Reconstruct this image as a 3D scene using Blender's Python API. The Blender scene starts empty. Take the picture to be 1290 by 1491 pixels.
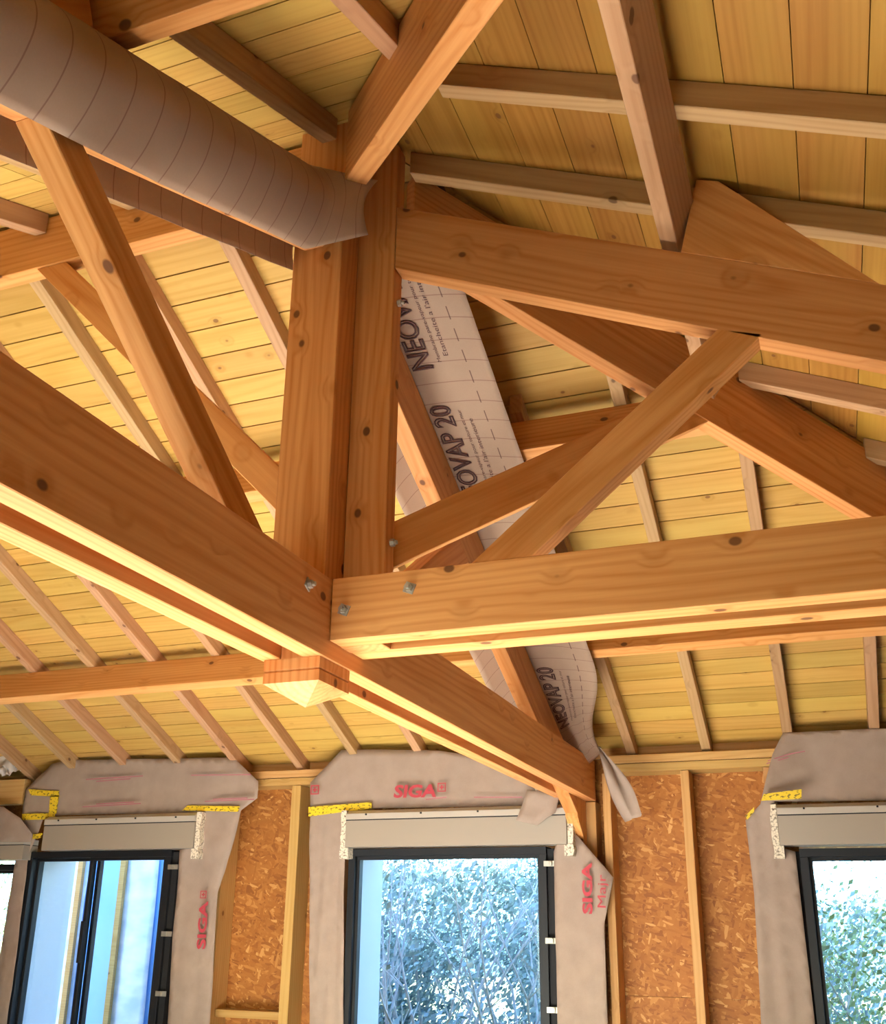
import bpy, bmesh, math, random
from mathutils import Vector, Matrix, noise

# ------------------------------------------------------------------ scene, camera, light
SC = bpy.context.scene
COL = SC.collection
S, HC = 1.3, 1.72            # metres per plan unit, height of the lens above the floor
def W(p): return Vector((p[0]*S, p[1]*S, p[2]*S + HC))

YAW, PITCH, ROLL = -0.36497562, 0.33888143, 0.01329386
FPX, CXP, CYP, IW, IH = 1460.02, 639.0, 833.4, 1290.0, 1491.0
_f = Vector((math.sin(YAW)*math.cos(PITCH), math.cos(YAW)*math.cos(PITCH), math.sin(PITCH)))
_r = Vector((math.cos(YAW), -math.sin(YAW), 0.0))
_u = _r.cross(_f)
_r2 = _r*math.cos(ROLL) + _u*math.sin(ROLL)
_u2 = _u*math.cos(ROLL) - _r*math.sin(ROLL)
cam_d = bpy.data.cameras.new('camera')
cam = bpy.data.objects.new('camera', cam_d); COL.objects.link(cam)
cam.matrix_world = Matrix(((_r2.x, _u2.x, -_f.x, 0), (_r2.y, _u2.y, -_f.y, 0), (_r2.z, _u2.z, -_f.z, HC), (0, 0, 0, 1)))
cam_d.sensor_fit = 'HORIZONTAL'; cam_d.sensor_width = 36.0
cam_d.lens = FPX/IW*36.0
cam_d.shift_x = (IW/2 - CXP)/IW
cam_d.shift_y = (CYP - IH/2)/IW
cam_d.clip_start = 0.05
SC.camera = cam

world = bpy.data.worlds.new('sky'); SC.world = world; world.use_nodes = True
wn = world.node_tree; wn.nodes.clear()
wo = wn.nodes.new('ShaderNodeOutputWorld'); wb = wn.nodes.new('ShaderNodeBackground'); ws = wn.nodes.new('ShaderNodeTexSky')
ws.sky_type = 'NISHITA'; ws.sun_disc = False
SUN_EL, SUN_AZ = math.radians(17), math.radians(181)     # sun behind the camera and to its left
ws.sun_elevation = SUN_EL; ws.sun_rotation = SUN_AZ
wb.inputs['Strength'].default_value = 1.1
wt = wn.nodes.new('ShaderNodeMix'); wt.data_type = 'RGBA'; wt.blend_type = 'MULTIPLY'; wt.inputs[0].default_value = 1.0
wt.inputs[7].default_value = (0.48, 0.80, 1.30, 1)          # the camera is balanced for the warm room, so the sky reads blue
wn.links.new(ws.outputs[0], wt.inputs[6]); wn.links.new(wt.outputs[2], wb.inputs[0]); wn.links.new(wb.outputs[0], wo.inputs[0])

sun_d = bpy.data.lights.new('sun', 'SUN'); sun_d.energy = 185.0; sun_d.angle = 0.009; sun_d.color = (1.0, 0.97, 0.93)
sun = bpy.data.objects.new('sun', sun_d); COL.objects.link(sun)
_sd = Vector((math.sin(SUN_AZ)*math.cos(SUN_EL), math.cos(SUN_AZ)*math.cos(SUN_EL), math.sin(SUN_EL)))
sun.rotation_euler = (-_sd).to_track_quat('-Z', 'Y').to_euler(); sun.location = (0, 0, 12)

SC.view_settings.view_transform = 'Standard'
SC.view_settings.look = 'None'
SC.view_settings.gamma = 1.0
SC.view_settings.use_curve_mapping = False
SC.view_settings.exposure = 0.08

# ------------------------------------------------------------------ materials
def mat(name):
    m = bpy.data.materials.new(name); m.use_nodes = True
    nt = m.node_tree; nt.nodes.clear()
    out = nt.nodes.new('ShaderNodeOutputMaterial'); b = nt.nodes.new('ShaderNodeBsdfPrincipled')
    nt.links.new(b.outputs[0], out.inputs[0])
    return m, nt, b, out
def plain(name, col, rough=0.6, metal=0.0, spec=0.5):
    m, nt, b, o = mat(name)
    b.inputs['Base Color'].default_value = (*col, 1); b.inputs['Roughness'].default_value = rough
    b.inputs['Metallic'].default_value = metal; b.inputs['Specular IOR Level'].default_value = spec
    return m
def N(nt, t, **kw):
    n = nt.nodes.new(t)
    for k, v in kw.items(): setattr(n, k, v)
    return n
def math_n(nt, op, a, b=None, clamp=False):
    n = N(nt, 'ShaderNodeMath', operation=op, use_clamp=clamp)
    for i, x in enumerate((a, b)):
        if x is None: continue
        if isinstance(x, (int, float)): n.inputs[i].default_value = x
        else: nt.links.new(x, n.inputs[i])
    return n.outputs[0]
def mixc(nt, fac, a, b, mode='MIX'):
    n = N(nt, 'ShaderNodeMix', data_type='RGBA', blend_type=mode)
    for k, x in ((0, fac), (6, a), (7, b)):
        if isinstance(x, (int, float)): n.inputs[k].default_value = x
        elif isinstance(x, tuple): n.inputs[k].default_value = (*x, 1)
        else: nt.links.new(x, n.inputs[k])
    return n.outputs[2]

def wood(name, light, dark, knot, rings=14.0, kscale=6.0, kr=0.085, kp=0.35, vary=0.12, hue=0.012, rough=0.55, streak=0.5, tint=None):
    """spruce: growth rings and streaks along local X, dark knots here and there"""
    m, nt, b, out = mat(name); L = nt.links.new
    tc = N(nt, 'ShaderNodeTexCoord'); oi = N(nt, 'ShaderNodeObjectInfo')
    rnd = N(nt, 'ShaderNodeTexWhiteNoise', noise_dimensions='1D'); L(oi.outputs['Random'], rnd.inputs['W'])
    off = N(nt, 'ShaderNodeVectorMath', operation='SCALE'); L(rnd.outputs['Color'], off.inputs[0]); off.inputs['Scale'].default_value = 37.0
    pos = N(nt, 'ShaderNodeVectorMath', operation='ADD'); L(tc.outputs['Object'], pos.inputs[0]); L(off.outputs[0], pos.inputs[1])
    def scaled(src, v):
        n = N(nt, 'ShaderNodeVectorMath', operation='MULTIPLY'); L(src, n.inputs[0]); n.inputs[1].default_value = v; return n.outputs[0]
    # knots
    vo = N(nt, 'ShaderNodeTexVoronoi', feature='F1'); vo.inputs['Scale'].default_value = kscale
    L(scaled(pos.outputs[0], (0.75, 1.0, 1.0)), vo.inputs['Vector'])
    sep = N(nt, 'ShaderNodeSeparateColor'); L(vo.outputs['Color'], sep.inputs[0])
    has = math_n(nt, 'GREATER_THAN', sep.outputs[0], 1.0-kp)
    near = N(nt, 'ShaderNodeMapRange', interpolation_type='SMOOTHSTEP'); L(vo.outputs['Distance'], near.inputs['Value'])
    near.inputs['From Min'].default_value = kr*0.72; near.inputs['From Max'].default_value = kr*1.15
    near.inputs['To Min'].default_value = 1.0; near.inputs['To Max'].default_value = 0.0
    kmask = math_n(nt, 'MULTIPLY', has, near.outputs[0])
    halo = N(nt, 'ShaderNodeMapRange', interpolation_type='SMOOTHSTEP'); L(vo.outputs['Distance'], halo.inputs['Value'])
    halo.inputs['From Min'].default_value = kr; halo.inputs['From Max'].default_value = kr*3.4
    halo.inputs['To Min'].default_value = 1.0; halo.inputs['To Max'].default_value = 0.0
    hmask = math_n(nt, 'MULTIPLY', has, halo.outputs[0])
    # rings, pushed aside round the knots
    big = N(nt, 'ShaderNodeTexNoise'); big.inputs['Scale'].default_value = 1.0; big.inputs['Detail'].default_value = 1.0
    L(scaled(pos.outputs[0], (0.7, 4.0, 4.0)), big.inputs['Vector'])
    sp = N(nt, 'ShaderNodeSeparateXYZ'); L(tc.outputs['Object'], sp.inputs[0])
    sr = N(nt, 'ShaderNodeSeparateColor'); L(rnd.outputs['Color'], sr.inputs[0])
    yy = math_n(nt, 'ADD', sp.outputs[1], math_n(nt, 'MULTIPLY', math_n(nt, 'SUBTRACT', sr.outputs[0], 0.5), 0.35))
    zz = math_n(nt, 'ADD', sp.outputs[2], math_n(nt, 'MULTIPLY', math_n(nt, 'ADD', sr.outputs[1], 0.25), 0.22))
    rad = math_n(nt, 'SQRT', math_n(nt, 'ADD', math_n(nt, 'MULTIPLY', yy, yy), math_n(nt, 'MULTIPLY', zz, zz)))
    ph = math_n(nt, 'ADD', math_n(nt, 'MULTIPLY', rad, rings*18.0), math_n(nt, 'ADD', math_n(nt, 'MULTIPLY', big.outputs[0], 34.0), math_n(nt, 'MULTIPLY', hmask, 5.0)))
    ring = math_n(nt, 'POWER', math_n(nt, 'ADD', math_n(nt, 'MULTIPLY', math_n(nt, 'SINE', ph), 0.5), 0.5), 2.2)
    fine = N(nt, 'ShaderNodeTexNoise'); fine.inputs['Scale'].default_value = 1.0; fine.inputs['Detail'].default_value = 4.0
    L(scaled(pos.outputs[0], (2.2, 90.0, 90.0)), fine.inputs['Vector'])
    broad = N(nt, 'ShaderNodeTexNoise'); broad.inputs['Scale'].default_value = 1.0; broad.inputs['Detail'].default_value = 2.0
    L(scaled(pos.outputs[0], (0.9, 11.0, 11.0)), broad.inputs['Vector'])
    g = math_n(nt, 'ADD', math_n(nt, 'MULTIPLY', ring, 0.17), math_n(nt, 'ADD', math_n(nt, 'MULTIPLY', fine.outputs[0], 0.42), math_n(nt, 'MULTIPLY', broad.outputs[0], streak)))
    g = math_n(nt, 'MULTIPLY', math_n(nt, 'SUBTRACT', g, 0.24), 1.8, clamp=True)
    c = mixc(nt, g, light, dark)
    if tint is not None:
        tn = N(nt, 'ShaderNodeTexNoise'); tn.inputs['Scale'].default_value = 1.0; tn.inputs['Detail'].default_value = 1.0
        L(scaled(pos.outputs[0], (0.6, 5.0, 5.0)), tn.inputs['Vector'])
        tf = N(nt, 'ShaderNodeMapRange'); L(tn.outputs[0], tf.inputs['Value']); tf.inputs['From Min'].default_value = 0.45; tf.inputs['From Max'].default_value = 0.72
        tf.inputs['To Max'].default_value = 0.6
        c = mixc(nt, tf.outputs[0], c, tint)
    c = mixc(nt, math_n(nt, 'MULTIPLY', hmask, 0.28), c, tuple(x*0.75 for x in dark))
    c = mixc(nt, math_n(nt, 'MULTIPLY', kmask, 0.85), c, knot)
    hsv = N(nt, 'ShaderNodeHueSaturation'); L(c, hsv.inputs['Color'])
    L(math_n(nt, 'ADD', math_n(nt, 'MULTIPLY', math_n(nt, 'SUBTRACT', sr.outputs[2], 0.5), 2*vary), 1.0), hsv.inputs['Value'])
    L(math_n(nt, 'ADD', math_n(nt, 'MULTIPLY', math_n(nt, 'SUBTRACT', sr.outputs[1], 0.5), 2*hue), 0.5), hsv.inputs['Hue'])
    L(hsv.outputs[0], b.inputs['Base Color'])
    b.inputs['Roughness'].default_value = rough; b.inputs['Specular IOR Level'].default_value = 0.25
    bp = N(nt, 'ShaderNodeBump'); bp.inputs['Strength'].default_value = 0.12; bp.inputs['Distance'].default_value = 0.002
    L(g, bp.inputs['Height']); L(bp.outputs[0], b.inputs['Normal'])
    return m

M_BEAM = wood('spruce_beam', (0.78, 0.39, 0.138), (0.53, 0.182, 0.036), (0.11, 0.035, 0.012), vary=0.07, hue=0.004, kp=0.85, kscale=7.0, kr=0.10)
M_RAFT = wood('spruce_rafter', (0.54, 0.33, 0.165), (0.38, 0.20, 0.085), (0.12, 0.05, 0.02), vary=0.10, kp=0.6, kscale=8.0, kr=0.11)
M_BOARD = wood('yellow_board', (0.58, 0.35, 0.092), (0.42, 0.225, 0.040), (0.20, 0.08, 0.02), vary=0.10, hue=0.006, kscale=8.0, kr=0.085, kp=0.6, streak=0.42, tint=(0.54, 0.35, 0.085))
M_STUD = wood('stud_wood', (0.58, 0.35, 0.13), (0.44, 0.22, 0.06), (0.2, 0.08, 0.02), vary=0.08)

M_BOARD2 = wood('stained_shaded_board', (0.44, 0.225, 0.042), (0.29, 0.125, 0.016), (0.16, 0.06, 0.015), vary=0.12, hue=0.007, kscale=8.0, kr=0.085, kp=0.6, streak=0.6, tint=(0.40, 0.23, 0.035))  # stained hip boards; that slope's shade is mixed into this darker colour

def osb():
    m, nt, b, out = mat('osb'); L = nt.links.new
    tc = N(nt, 'ShaderNodeTexCoord')
    oi = N(nt, 'ShaderNodeObjectInfo')
    rn = N(nt, 'ShaderNodeTexWhiteNoise', noise_dimensions='1D'); L(oi.outputs['Random'], rn.inputs['W'])
    of = N(nt, 'ShaderNodeVectorMath', operation='SCALE'); L(rn.outputs['Color'], of.inputs[0]); of.inputs['Scale'].default_value = 21.0
    po = N(nt, 'ShaderNodeVectorMath', operation='ADD'); L(tc.outputs['Object'], po.inputs[0]); L(of.outputs[0], po.inputs[1])
    wv = N(nt, 'ShaderNodeTexNoise'); wv.inputs['Scale'].default_value = 4.0; L(po.outputs[0], wv.inputs['Vector'])
    cols, dist = [], []
    for k, (ang, sc) in enumerate(((0.5, 1.0), (-0.9, 1.25), (1.35, 0.85), (-0.25, 1.1))):
        rt = N(nt, 'ShaderNodeVectorRotate', rotation_type='Y_AXIS'); L(po.outputs[0], rt.inputs['Vector']); rt.inputs['Angle'].default_value = ang
        mp = N(nt, 'ShaderNodeMapping'); L(rt.outputs[0], mp.inputs['Vector'])
        mp.inputs['Location'].default_value = (k*3.1, k*1.7, k*2.3)
        mp.inputs['Scale'].default_value = (17*sc, 10*sc, 58*sc)
        v = N(nt, 'ShaderNodeTexVoronoi', feature='F1'); L(mp.outputs[0], v.inputs['Vector']); v.inputs['Scale'].default_value = 1.0
        sc_ = N(nt, 'ShaderNodeSeparateColor'); L(v.outputs['Color'], sc_.inputs[0])
        cols.append(sc_.outputs); dist.append(v.outputs['Distance'])
    val = cols[0][0]; pick = cols[0][1]
    for k in (1, 2, 3):
        n = N(nt, 'ShaderNodeMix', data_type='FLOAT'); L(math_n(nt, 'GREATER_THAN', cols[k][1], 0.62), n.inputs[0]); L(val, n.inputs[2]); L(cols[k][0], n.inputs[3]); val = n.outputs[0]
    cr = N(nt, 'ShaderNodeValToRGB'); L(val, cr.inputs[0])
    e = cr.color_ramp.elements
    e[0].position = 0.0; e[0].color = (0.26, 0.088, 0.017, 1)
    e[1].position = 1.0; e[1].color = (0.62, 0.33, 0.105, 1)
    for p_, c_ in ((0.25, (0.34, 0.122, 0.022, 1)), (0.78, (0.40, 0.152, 0.031, 1)), (0.93, (0.50, 0.22, 0.055, 1))):
        x = e.new(p_); x.color = c_
    L(cr.outputs[0], b.inputs['Base Color']); b.inputs['Roughness'].default_value = 0.6; b.inputs['Specular IOR Level'].default_value = 0.3
    bp = N(nt, 'ShaderNodeBump'); bp.inputs['Strength'].default_value = 0.3; bp.inputs['Distance'].default_value = 0.002
    L(val, bp.inputs['Height']); L(bp.outputs[0], b.inputs['Normal'])
    return m
M_OSB = osb()

def membrane(name, grid, c0=(0.49, 0.37, 0.285), c1=(0.33, 0.24, 0.187), c2=(0.52, 0.43, 0.34), trans=0.22):
    """fleecy off-white vapour membrane, a little light comes through; UV in metres carries the printed lines"""
    m, nt, b, out = mat(name); L = nt.links.new
    tc = N(nt, 'ShaderNodeTexCoord')
    n1 = N(nt, 'ShaderNodeTexNoise'); n1.inputs['Scale'].default_value = 9.0; n1.inputs['Detail'].default_value = 5.0; L(tc.outputs['Object'], n1.inputs['Vector'])
    n2 = N(nt, 'ShaderNodeTexNoise'); n2.inputs['Scale'].default_value = 160.0; n2.inputs['Detail'].default_value = 2.0; L(tc.outputs['Object'], n2.inputs['Vector'])
    c = mixc(nt, n1.outputs[0], c0, c1)
    c = mixc(nt, math_n(nt, 'MULTIPLY', n2.outputs[0], 0.30), c, c2)
    if grid:
        sp = N(nt, 'ShaderNodeSeparateXYZ'); L(tc.outputs['UV'], sp.inputs[0])
        def line(coord, period, w, phase=0.0):
            fr = math_n(nt, 'FRACT', math_n(nt, 'ADD', math_n(nt, 'DIVIDE', coord, period), phase))
            return math_n(nt, 'LESS_THAN', math_n(nt, 'ABSOLUTE', math_n(nt, 'SUBTRACT', fr, 0.5)), w/period/2)
        lines = line(sp.outputs[0], 0.105, 0.0042)
        c = mixc(nt, math_n(nt, 'MULTIPLY', lines, 0.55), c, (0.26, 0.11, 0.09))
        d = math_n(nt, 'MULTIPLY', math_n(nt, 'LESS_THAN', math_n(nt, 'ABSOLUTE', math_n(nt, 'SUBTRACT', sp.outputs[1], 0.252)), 0.0024), line(sp.outputs[0], 0.105, 0.062, 0.18))
        c = mixc(nt, math_n(nt, 'MULTIPLY', d, 0.75), c, (0.12, 0.05, 0.05))
    L(c, b.inputs['Base Color']); b.inputs['Roughness'].default_value = 0.7; b.inputs['Specular IOR Level'].default_value = 0.2
    bp = N(nt, 'ShaderNodeBump'); bp.inputs['Strength'].default_value = 0.15; bp.inputs['Distance'].default_value = 0.002; L(n2.outputs[0], bp.inputs['Height']); L(bp.outputs[0], b.inputs['Normal'])
    tr = N(nt, 'ShaderNodeBsdfTranslucent'); L(c, tr.inputs['Color'])
    mx = N(nt, 'ShaderNodeMixShader'); mx.inputs[0].default_value = trans
    L(b.outputs[0], mx.inputs[1]); L(tr.outputs[0], mx.inputs[2]); L(mx.outputs[0], out.inputs[0])
    return m
M_MEMB = membrane('fleece_membrane', False)
M_MEMBG = membrane('gridded_membrane', True, (0.62, 0.46, 0.33), (0.52, 0.37, 0.26), (0.68, 0.53, 0.40), 0.45)
M_INK = plain('dark_print', (0.10, 0.04, 0.035), 0.7)
M_RED = plain('red_print', (0.42, 0.035, 0.05), 0.7)
M_PINKLINE = plain('pink_print', (0.40, 0.14, 0.16), 0.7)
M_PVC = plain('cream_pvc', (0.33, 0.275, 0.21), 0.4)
M_PVCT = plain('cream_pvc_trim', (0.46, 0.41, 0.335), 0.35)
M_ALU = plain('anthracite_frame', (0.010, 0.011, 0.013), 0.5, 0.0, 0.3)
M_RUB = plain('black_gap', (0.006, 0.006, 0.007), 0.8)
M_STEEL = plain('zinc_steel', (0.46, 0.44, 0.38), 0.42, 0.75)
M_BLUEREV = plain('white_reveal', (0.78, 0.80, 0.82), 0.5)
M_INSUL = plain('loose_fibre_sheet', (0.62, 0.55, 0.48), 0.9)

def foam():
    m, nt, b, out = mat('pitted_foam'); L = nt.links.new
    tc = N(nt, 'ShaderNodeTexCoord'); v = N(nt, 'ShaderNodeTexVoronoi'); v.inputs['Scale'].default_value = 85.0; L(tc.outputs['Object'], v.inputs['Vector'])
    r = N(nt, 'ShaderNodeValToRGB'); L(v.outputs['Distance'], r.inputs[0])
    r.color_ramp.elements[0].color = (0.75, 0.66, 0.50, 1); r.color_ramp.elements[0].position = 0.5
    r.color_ramp.elements[1].color = (0.10, 0.06, 0.03, 1); r.color_ramp.elements[1].position = 0.95
    L(r.outputs[0], b.inputs['Base Color']); b.inputs['Roughness'].default_value = 0.9
    return m
M_FOAM = foam()

def tape():
    m, nt, b, out = mat('yellow_tape'); L = nt.links.new
    tc = N(nt, 'ShaderNodeTexCoord'); mp = N(nt, 'ShaderNodeMapping'); L(tc.outputs['Object'], mp.inputs['Vector'])
    mp.inputs['Scale'].default_value = (34, 60, 80)
    v = N(nt, 'ShaderNodeTexNoise'); v.inputs['Scale'].default_value = 1.1; L(mp.outputs[0], v.inputs['Vector'])
    r = N(nt, 'ShaderNodeMapRange'); L(v.outputs[0], r.inputs['Value']); r.inputs['From Min'].default_value = 0.56; r.inputs['From Max'].default_value = 0.60
    L(mixc(nt, math_n(nt, 'MULTIPLY', r.outputs[0], 0.85), (0.78, 0.55, 0.03), (0.10, 0.075, 0.02)), b.inputs['Base Color']); b.inputs['Roughness'].default_value = 0.35
    return m
M_TAPE = tape()

def glass():
    m, nt, b, out = mat('pane_glass'); L = nt.links.new
    nt.nodes.remove(b)
    t = N(nt, 'ShaderNodeBsdfTransparent'); t.inputs[0].default_value = (0.86, 0.94, 1.0, 1)
    g = N(nt, 'ShaderNodeBsdfGlossy'); g.inputs['Roughness'].default_value = 0.01
    fr = N(nt, 'ShaderNodeFresnel'); fr.inputs['IOR'].default_value = 1.55
    mx = N(nt, 'ShaderNodeMixShader'); L(math_n(nt, 'MULTIPLY', fr.outputs[0], 0.22, clamp=True), mx.inputs[0]); L(t.outputs[0], mx.inputs[1]); L(g.outputs[0], mx.inputs[2]); L(mx.outputs[0], out.inputs[0])
    return m
M_GLASS = glass()

def noisy(name, a, bcol, scale, rough=0.8, stretch=(1, 1, 1)):
    m, nt, b, out = mat(name); L = nt.links.new
    tc = N(nt, 'ShaderNodeTexCoord'); mp = N(nt, 'ShaderNodeMapping'); mp.inputs['Scale'].default_value = stretch; L(tc.outputs['Object'], mp.inputs['Vector'])
    n = N(nt, 'ShaderNodeTexNoise'); n.inputs['Scale'].default_value = scale; n.inputs['Detail'].default_value = 5; L(mp.outputs[0], n.inputs['Vector'])
    r = N(nt, 'ShaderNodeMapRange'); L(n.outputs[0], r.inputs['Value']); r.inputs['From Min'].default_value = 0.35; r.inputs['From Max'].default_value = 0.65
    L(mixc(nt, r.outputs[0], a, bcol), b.inputs['Base Color']); b.inputs['Roughness'].default_value = rough
    return m
M_FLOOR = noisy('pale_screed', (0.76, 0.75, 0.72), (0.68, 0.67, 0.64), 3.0)
M_GRASS = noisy('dry_grass', (0.30, 0.30, 0.16), (0.18, 0.22, 0.10), 2.0)
M_BARK = noisy('pale_bark', (0.72, 0.68, 0.62), (0.48, 0.44, 0.40), 12.0)
M_LEAF = noisy('leaf_green', (0.16, 0.26, 0.12), (0.34, 0.44, 0.20), 6.0, 0.6)
M_LEAF2 = noisy('leaf_haze_tint', (0.26, 0.35, 0.33), (0.52, 0.60, 0.52), 6.0, 0.5)  # outdoor haze and blue cast put into the leaf colour
M_LEAF3 = noisy('leaf_yellow_green', (0.34, 0.42, 0.14), (0.52, 0.58, 0.24), 6.0, 0.6)
M_CLADBLUE = noisy('blue_sheeting', (0.20, 0.42, 0.74), (0.26, 0.48, 0.80), 1.5, 0.45)
M_PLASTIC = noisy('white_sheeting', (0.86, 0.88, 0.90), (0.52, 0.64, 0.76), 2.6, 0.35, (1, 1, 2.2))
M_ABSORB = plain('bounce_absorber', (0.05, 0.04, 0.035), 0.9)  # dark lining added on unseen walls to soak up bounced light
M_ROOFSHEET = plain('roof_underlay', (0.20, 0.12, 0.05), 0.9)

# ------------------------------------------------------------------ building helpers
MW = {}                                        # world matrix of every object made here
def place(o, M, parent=None):
    COL.objects.link(o); MW[o.name] = M
    if parent is not None:
        o.parent = parent; o.matrix_local = MW[parent.name].inverted() @ M
    else:
        o.matrix_world = M
    return o
def tag(o, label=None, cat=None, group=None, kind=None):
    if label: o['label'] = label
    if cat: o['category'] = cat
    if group: o['group'] = group
    if kind: o['kind'] = kind
    return o
def root(name, p, label=None, cat=None, group=None, kind=None):
    o = bpy.data.objects.new(name, None); o.empty_display_size = 0.1
    place(o, Matrix.Translation(W(p))); return tag(o, label, cat, group, kind)
def frame(origin, xdir, hint):
    x = xdir.normalized(); z = hint - x*hint.dot(x)
    if z.length < 1e-6: z = x.orthogonal()
    z.normalize(); y = z.cross(x)
    return Matrix(((x.x, y.x, z.x, origin.x), (x.y, y.y, z.y, origin.y), (x.z, y.z, z.z, origin.z), (0, 0, 0, 1)))
def finish(name, bm, M, m, parent=None, bevel=0.0, smooth=False):
    """bm is in world metres; it becomes one mesh object with local frame M"""
    bmesh.ops.recalc_face_normals(bm, faces=bm.faces)
    if bevel > 0: bmesh.ops.bevel(bm, geom=list(bm.edges), offset=bevel, segments=1, affect='EDGES', clamp_overlap=True)
    bmesh.ops.transform(bm, matrix=M.inverted(), verts=bm.verts)
    me = bpy.data.meshes.new(name); bm.to_mesh(me); bm.free()
    for mm in (m if isinstance(m, (list, tuple)) else [m]): me.materials.append(mm)
    if smooth:
        for p in me.polygons: p.use_smooth = True
    o = bpy.data.objects.new(name, me)
    return place(o, M, parent)
def add_hull(bm, lo, hi):
    """prism between two polygons of world points"""
    a = [bm.verts.new(p) for p in lo]; b = [bm.verts.new(p) for p in hi]; n = len(a)
    bm.faces.new(a); bm.faces.new(list(reversed(b)))
    for i in range(n): bm.faces.new((a[i], b[i], b[(i+1) % n], a[(i+1) % n]))
def add_box(bm, lo, hi):
    x0, y0, z0 = lo; x1, y1, z1 = hi
    add_hull(bm, [W((x0, y0, z0)), W((x1, y0, z0)), W((x1, y1, z0)), W((x0, y1, z0))], [W((x0, y0, z1)), W((x1, y0, z1)), W((x1, y1, z1)), W((x0, y1, z1))])
BV = 0.0025
def box(name, lo, hi, m, grain='X', parent=None, bevel=BV):
    bm = bmesh.new(); add_box(bm, lo, hi)
    c = W([(lo[i]+hi[i])/2 for i in range(3)])
    d = {'X': Vector((1, 0, 0)), 'Y': Vector((0, 1, 0)), 'Z': Vector((0, 0, 1))}[grain]
    return finish(name, bm, frame(c, d, Vector((0, 0, 1)) if grain != 'Z' else Vector((0, 1, 0))), m, parent, bevel)
def prism(name, poly, ext, grain, m, parent=None, bevel=BV):
    """poly: 3-D points in plan units, pushed along ext (plan units); grain: direction of the fibres"""
    e = Vector(ext)*S
    lo = [W(p) for p in poly]; hi = [p+e for p in lo]
    bm = bmesh.new(); add_hull(bm, lo, hi)
    c = sum(lo+hi, Vector())/(2*len(lo))
    return finish(name, bm, frame(c, Vector(grain), e), m, parent, bevel)
def sheet(name, fn, nu, nv, M, m, parent=None, uv=None, thick=0.0012):
    bm = bmesh.new(); g = [[bm.verts.new(fn(i/nu, j/nv)) for j in range(nv+1)] for i in range(nu+1)]
    ul = bm.loops.layers.uv.new('UVMap')
    for i in range(nu):
        for j in range(nv):
            f = bm.faces.new((g[i][j], g[i+1][j], g[i+1][j+1], g[i][j+1]))
            if uv:
                for l, (a, b) in zip(f.loops, ((i, j), (i+1, j), (i+1, j+1), (i, j+1))): l[ul].uv = uv(a/nu, b/nv)
    bmesh.ops.transform(bm, matrix=M.inverted(), verts=bm.verts)
    me = bpy.data.meshes.new(name); bm.to_mesh(me); bm.free(); me.materials.append(m)
    for p in me.polygons: p.use_smooth = True
    o = bpy.data.objects.new(name, me)
    md = o.modifiers.new('thickness', 'SOLIDIFY'); md.thickness = thick
    return place(o, M, parent)
_fonts = {}
def text_mesh(s, outline=0.0, bold=0.0, sheared=0.0):
    cu = bpy.data.curves.new('lettering', 'FONT'); cu.body = s; cu.size = 1.0; cu.resolution_u = 3
    cu.shear = sheared
    if outline:
        cu.fill_mode = 'NONE'; cu.bevel_depth = outline; cu.bevel_resolution = 0
    else:
        cu.offset = bold
    o = bpy.data.objects.new('tmp_text', cu); COL.objects.link(o)
    dg = bpy.context.evaluated_depsgraph_get(); dg.update()
    me = bpy.data.meshes.new_from_object(o.evaluated_get(dg))
    bpy.data.objects.remove(o); bpy.data.curves.remove(cu)
    return me
def lettering(name, s, mapper, m, parent, height, outline=0.0, bold=0.0, width=None, sheared=0.0):
    """flat lettering laid on a surface: mapper(a, b, n) -> world point, a along the line, b up, in metres"""
    me = text_mesh(s, outline, bold, sheared)
    xs = [v.co.x for v in me.vertices]; ys = [v.co.y for v in me.vertices]
    x0, x1, y0, y1 = min(xs), max(xs), min(ys), max(ys)
    sy = height/(y1-y0); sx = sy if width is None else width/(x1-x0)
    for v in me.vertices: v.co = mapper((v.co.x-x0)*sx, (v.co.y-y0)*sy, v.co.z*sy)
    c = sum((v.co for v in me.vertices), Vector())/len(me.vertices); M = Matrix.Translation(c)
    for v in me.vertices: v.co -= c
    me.materials.clear(); me.materials.append(m)
    o = bpy.data.objects.new(name, me); return place(o, M, parent)
def bolt(parent, p, n, r=0.013, plate=True):
    """square washer, nut and bolt end on a face with normal n"""
    n = Vector(n).normalized(); c = W(p); M = frame(c, n, Vector((0.2, 0.3, 1)))
    bm = bmesh.new()
    def ring(rad, d0, d1, k, ph=0.0):
        lo, hi = [], []
        for i in range(k):
            a = ph+2*math.pi*i/k; q = M @ Vector((0, rad*math.cos(a), rad*math.sin(a))) - c
            lo.append(c+q+n*d0); hi.append(c+q+n*d1)
        add_hull(bm, lo, hi)
    if plate: ring(r*1.75, -0.001, 0.004, 4, 0.6)
    ring(r, 0.003, 0.017, 6, 0.2); ring(r*0.55, 0.012, 0.026, 8)
    return finish('bolt', bm, M, M_STEEL, parent)
ORD = ['first', 'second', 'third', 'fourth', 'fifth', 'sixth', 'seventh', 'eighth', 'ninth', 'tenth', 'eleventh', 'twelfth', 'thirteenth', 'fourteenth']

# ------------------------------------------------------------------ roof geometry (plan units)
T = 0.45
def Fu(y): return 3.06 - T*y        # underside of the rafters, far slope
def Nu(y): return 1.17 + T*y        # near slope
HK = 1.63
def Hu(x): return HK - T*x          # hip slope, falling to the right
FARHIP = (3.06-HK)/T                # y = x + FARHIP
NEARHIP = (HK-1.17)/T               # y = NEARHIP - x
RH, PT = 0.075, 0.018               # rafter height, board thickness
XL, XR, YN, YF = -6.6, 1.95, -0.80, 5.10
EAVE = 0.80
random.seed(4)

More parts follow.
